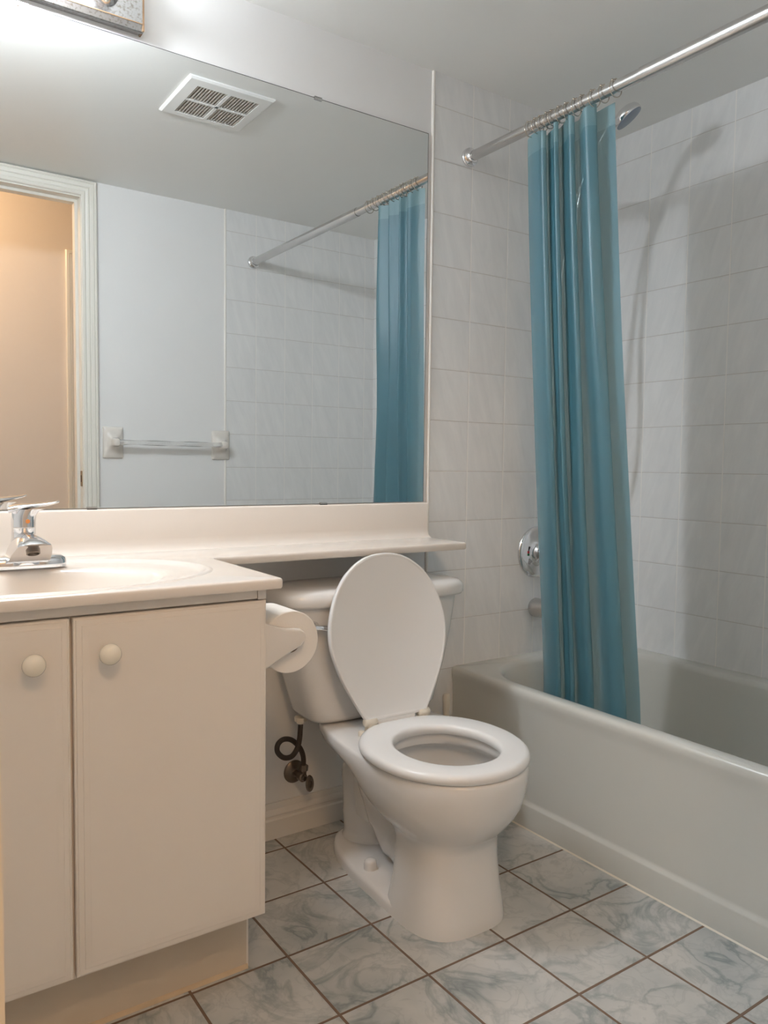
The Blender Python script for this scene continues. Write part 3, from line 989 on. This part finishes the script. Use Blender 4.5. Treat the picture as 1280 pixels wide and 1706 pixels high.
# tub valve, spout, shower set on the end wall
tv = thing('tub_valve', 'round chrome mixing valve plate on the tile behind the curtain', 'shower valve', (.806, -.004, .717))
bm = new(); lathe(bm, [(.086, 0), (.086, .003), (.083, .0075), (.074, .011), (.05, .014), (.034, .018), (.030, .026), (.030, .032)], (0, 0, 0), (0, -1, 0), 56)
finish('valve_plate', bm, M['chrome'], tv, smooth=50)
bm = new()
lathe(bm, [(.027, 0), (.029, .01), (.029, .036), (.026, .046), (.012, .050), (0, .050)], (0, -.032, 0), (0, -1, 0), 32)
tube(bm, smooth_path([(0, -.062, -.005), (-.01, -.068, -.03), (-.014, -.072, -.058)], 6), [.012, .010, .008], 14)
hd = finish('valve_handle', bm, M['chrome'], tv, smooth=50)
bm = new(); lathe(bm, [(.0115, 0), (.0115, .004), (.009, .005), (0, .005)], (-.0265, -.056, .012), (-1, -.55, .1), 20)
finish('index_button', bm, M['black'], hd)
bm = new(); box(bm, -.036, -.0285, -.0605, -.052, -.006, .004)
finish('hot_mark', bm, M['red'], hd)
bm = new(); box(bm, -.036, -.0285, -.0605, -.052, -.016, -.0065)
finish('cold_mark', bm, M['green'], hd)
sp_ = thing('tub_spout', 'grey metal tub spout on the tile above the tub', 'spout', (.803, -.004, .533))
bm = new()
rings = []
for y, r_, dz in ((0, .031, 0), (-.004, .033, 0), (-.02, .033, 0), (-.06, .030, -.001), (-.10, .028, -.004), (-.125, .027, -.009), (-.135, .022, -.013)):
    rings.append([(r_ * math.cos(a), y, dz + r_ * math.sin(a) * (.95)) for a in [2 * PI * k / 32 for k in range(32)]])
loft(bm, rings)
lathe(bm, [(.013, 0), (.013, .022)], (0, -.112, -.022), (0, 0, -1), 20)
finish('spout_body', bm, M['steel'], sp_, smooth=50)
bm = new(); lathe(bm, [(.004, 0), (.004, .014), (.009, .016), (.009, .024), (.006, .027), (0, .027)], (0, -.095, .020), (0, 0, 1), 16)
finish('diverter_knob', bm, M['chrome'], sp_)

sh = thing('shower_set', 'chrome hand shower on its wall arm beside the curtain top', 'shower head', (.80, -.004, 1.905))
bm = new(); lathe(bm, [(.030, 0), (.030, .003), (.022, .010), (.012, .013)], (0, 0, 0), (0, -1, 0), 28)
finish('wall_flange', bm, M['chrome'], sh)
bm = new(); tube(bm, smooth_path([(0, -.004, 0), (0, -.06, .012), (0, -.11, .0), (0, -.14, -.030)], 6), .0105, 16)
lathe(bm, [(.016, -.02), (.018, 0), (.018, .022), (.013, .026)], (0, -.148, -.038), (0, -.55, -.8), 20)
lathe(bm, [(.019, -.018), (.019, .018)], (0, -.168, -.045), (0, -.5, .85), 20)
finish('wall_arm', bm, M['chrome'], sh, smooth=50)
bm = new()
tube(bm, smooth_path([(0, -.150, -.100), (0, -.168, -.045), (0, -.20, .02), (.004, -.245, .085), (.008, -.275, .112)], 6), [.010, .012, .0125, .0125, .0145], 18)
finish('handle', bm, M['chrome'], sh, smooth=50)
bm = new()
hc = Vector((.018, -.308, .118)); hdir = Vector((.42, -.45, -.78)).normalized()
lathe(bm, [(.012, -.022), (.026, -.018), (.039, -.010), (.0435, .000), (.0435, .008), (.041, .011)], hc, hdir, 40)
hh_ = finish('spray_head', bm, M['chrome'], sh, smooth=50)
bm = new(); lathe(bm, [(.0405, .0108), (.0405, .0125), (.03, .0135), (0, .0138)], hc, hdir, 40)
finish('spray_face', bm, M['sprayface'], hh_, smooth=50)
bm = new()
tube(bm, smooth_path([(0, -.150, -.100), (.01, -.135, -.20), (.02, -.125, -.40), (.02, -.13, -.62), (.015, -.115, -.78), (.0, -.085, -.835), (-.012, -.075, -.76), (-.012, -.08, -.55), (-.008, -.10, -.30), (-.004, -.135, -.10), (0, -.155, -.062)], 8), .0075, 12)
finish('hose', bm, M['steel'], sh, smooth=60)

# ================================================================== SHOWER ROD, RINGS, CURTAIN
RX, RZ = .4817, 1.9205
rd = thing('shower_rod', 'straight steel rod across the tub alcove', 'shower rod', (RX, -.76, RZ))
bm = new(); lathe(bm, [(.0145, 0), (.0145, .62)], (0, .7555, 0), (0, -1, 0), 28, cap0=False)
lathe(bm, [(.0162, .62), (.0162, 1.512)], (0, .7555, 0), (0, -1, 0), 28)
finish('tube', bm, M['steel'], rd, smooth=50)
for s, y in ((-1, .7558), (1, -.7568)):
    bm = new(); lathe(bm, [(.027, 0), (.0275, .004), (.025, .007), (.0265, .009), (.0265, .013), (.021, .017), (.018, .024), (.0145, .025)], (0, y, 0), (0, s, 0), 32)
    finish('flange', bm, M['chrome'], rd, smooth=50)

# rings clustered where the curtain is gathered
ring_y = [-.262, -.288, -.305, -.330, -.347, -.372, -.395, -.424, -.447, -.482, -.512, -.548]
first = None
rnd = random.Random(4)
for i, y in enumerate(ring_y):
    if first is None:
        first = thing('curtain_ring', 'thin metal curtain ring on the rod above the teal curtain', 'curtain ring', (RX, y, RZ), 0, 'curtain rings gathered on the shower rod')
        bm = new()
        Rr = .0207
        tube(bm, [(Rr * math.cos(a), .0, Rr * math.sin(a) - .0034) for a in [2 * PI * k / 36 for k in range(37)]], .0014, 8, cap=False)
        finish('hoop', bm, M['ring'], first, smooth=60)
        bm = new()
        for k in range(3):
            a = R(55 + 35 * k)
            bmesh.ops.create_icosphere(bm, subdivisions=2, radius=.0034, matrix=Matrix.Translation((Rr * math.cos(a), 0, Rr * math.sin(a) - .0034)))
        finish('roller_beads', bm, M['ring'], first, smooth=60)
        o = first
    else:
        o = copy_thing(first, (RX, y, RZ))
    o.rotation_euler = (0, 0, R(rnd.uniform(-9, 9)))

# curtain: folds run down and drift towards the room front lower down
fold_top = [(-.243, .006), (-.270, -.004), (-.300, -.008), (-.316, -.013), (-.324, -.004), (-.310, .008), (-.290, .012), (-.286, .018), (-.310, .022), (-.345, .004),
            (-.362, -.014), (-.370, -.004), (-.345, .009), (-.318, .013), (-.314, .019), (-.350, .023), (-.395, .0), (-.420, -.018), (-.429, -.006), (-.400, .010), (-.366, .017),
            (-.364, .023), (-.410, .026), (-.445, .0), (-.474, -.021), (-.492, -.014), (-.498, .0), (-.465, .014), (-.432, .021), (-.432, .028), (-.490, .029), (-.535, .026)]
fold_bot = [(-.318, .014), (-.340, .0), (-.370, -.006), (-.395, -.008), (-.404, .0), (-.388, .010), (-.364, .014), (-.362, .020), (-.390, .022), (-.425, .006),
            (-.445, -.008), (-.453, .0), (-.430, .010), (-.405, .014), (-.405, .020), (-.435, .023), (-.475, .004), (-.512, -.010), (-.522, .0), (-.490, .012), (-.455, .018),
            (-.455, .024), (-.510, .026), (-.560, .004), (-.600, -.012), (-.626, -.010), (-.634, .002), (-.595, .014), (-.560, .022), (-.562, .028), (-.615, .030), (-.652, .030)]
fold_top = [(-.238 + (y + .243) * .282 / .292, x) for y, x in fold_top]
fold_bot = [(-.295 + (y + .318) * .325 / .334, x) for y, x in fold_bot]
NSUB = 6
def fold_at(f):
    pts = []
    for (y0, x0), (y1, x1) in zip(fold_top, fold_bot):
        g = f ** 1.15
        pts.append((x0 + (x1 - x0) * g, y0 + (y1 - y0) * g, 0))
    return smooth_path(pts, NSUB)


cz0, cz1 = 1.900, .20
NR = 70
def xmid(z):
    f = (cz0 - z) / (cz0 - cz1)
    return .489 + .052 * min(1, f * 1.15) ** 1.2


rnd2 = random.Random(11)
ph = [rnd2.uniform(0, 6) for _ in range(6)]
rows = []
for r_ in range(NR + 1):
    z = cz0 + (cz1 - cz0) * r_ / NR
    f = r_ / NR
    pts = fold_at(f)
    row = []
    for i, p in enumerate(pts):
        q = i / len(pts)
        wv = .004 * math.sin(9 * q * 2 + f * 7 + ph[0]) * min(1, f * 3) + .0025 * math.sin(23 * q + f * 13 + ph[1]) * min(1, f * 3)
        zt = z + (.004 * math.sin(q * 40) if r_ == 0 else 0)
        row.append((xmid(z) + p.x + wv * .8, p.y + wv * .4, zt))
    rows.append(row)
arc_u = [0.0]
for a, b in zip(rows[30], rows[30][1:]):
    arc_u.append(arc_u[-1] + (Vector(a) - Vector(b)).length)


def sheet(name, rws, material, parent, sub=1):
    bm = new()
    uv = bm.loops.layers.uv.new('weave')
    vr = [[bm.verts.new(p) for p in r] for r in rws]
    for j in range(len(vr) - 1):
        for i in range(len(vr[0]) - 1):
            f = bm.faces.new((vr[j][i], vr[j][i + 1], vr[j + 1][i + 1], vr[j + 1][i]))
            for lp, (jj, ii) in zip(f.loops, ((j, i), (j, i + 1), (j + 1, i + 1), (j + 1, i))):
                lp[uv].uv = (arc_u[ii], rws[jj][ii][2])
    o = finish(name, bm, material, parent, smooth=180)
    return o


ct = thing('shower_curtain', 'teal vinyl shower curtain gathered on the rod and hanging in the tub', 'shower curtain', (RX, -.4, cz0))
CO = Vector((RX, -.4, cz0))
loc = [[tuple(Vector(p) - CO) for p in r] for r in rows]
NH = 2
sheet('curtain_sheet', loc[NH:], M['curtain'], ct)
tag(sheet('header_hem', loc[:NH + 1], M['header'], ct), 'paler doubled hem along the top')

# ================================================================== CEILING VENT
vn = thing('ceiling_vent', 'square white exhaust vent with a dusty four-part grille', 'vent', (-.083, -.577, ZC))
bm = new()
a = .1385
prof = [(a, 0), (a, -.004), (a - .006, -.0085), (a - .034, -.0115), (a - .037, -.0115), (a - .037, -.001)]
loft(bm, [[(-q, -q, z), (q, -q, z), (q, q, z), (-q, q, z)] for q, z in prof], False, False)
q = a - .037
box(bm, -.0055, .0055, -q, q, -.0115, -.003)
box(bm, -q, q, -.0055, .0055, -.0115, -.003)
finish('frame', bm, M['vent'], vn, smooth=20)
bm = new(); box(bm, -q, q, -q, q, -.0015, -.0005)  # flat dark sheet behind the slats in place of an open duct
finish('duct_dark_sheet', bm, M['ventdark'], vn, smooth=0)
bm = new()
for x0, x1 in ((-q, -.0055), (.0055, q)):
    for y0, y1 in ((-q, -.0055), (.0055, q)):
        n = 10
        for k in range(n):
            x = x0 + (x1 - x0) * (k + .5) / n
            box(bm, x - .0019, x + .0019, y0, y1, -.010, -.003)
finish('grille', bm, M['slat'], vn, smooth=0)

# ================================================================== TOWEL BAR on the door wall (seen in the mirror)
tw_ = thing('towel_bar', 'clear acrylic towel bar between white ceramic brackets on the door wall', 'towel bar', (.085, -D, 1.082))
for x in (-.155, .324):
    bm = new()
    rings = []
    for h, hx, hz in ((0.0005, .042, .066), (.006, .0415, .0655), (.010, .038, .062), (.013, .030, .050), (.018, .022, .034), (.030, .017, .021), (.045, .0155, .0175), (.056, .015, .017), (.064, .012, .014), (.067, .005, .006)):
        rings.append([(x - .085 + px, h, pz) for (px, pz, _) in rrect(-hx, hx, -hz, hz, min(hx, hz) * (.12 if h < .011 else .6), 0, 5)])
    loft(bm, rings)
    finish('bracket', bm, M['holder'], tw_, smooth=40)
bm = new()
rings = []
for k in range(61):
    x = -.155 - .085 + .01 + (.479 - .02) * k / 60
    tws = k / 60 * PI * 1.4
    rings.append([(x, .048 + .0105 * math.cos(a_ + tws) * (1.0 + .12 * math.cos(4 * a_)), .0105 * math.sin(a_ + tws) * (1.0 + .12 * math.cos(4 * a_))) for a_ in [2 * PI * j / 24 for j in range(24)]])
loft(bm, rings)
tag(finish('bar', bm, M['acrylic'], tw_, smooth=50), 'clear twisted acrylic rod')
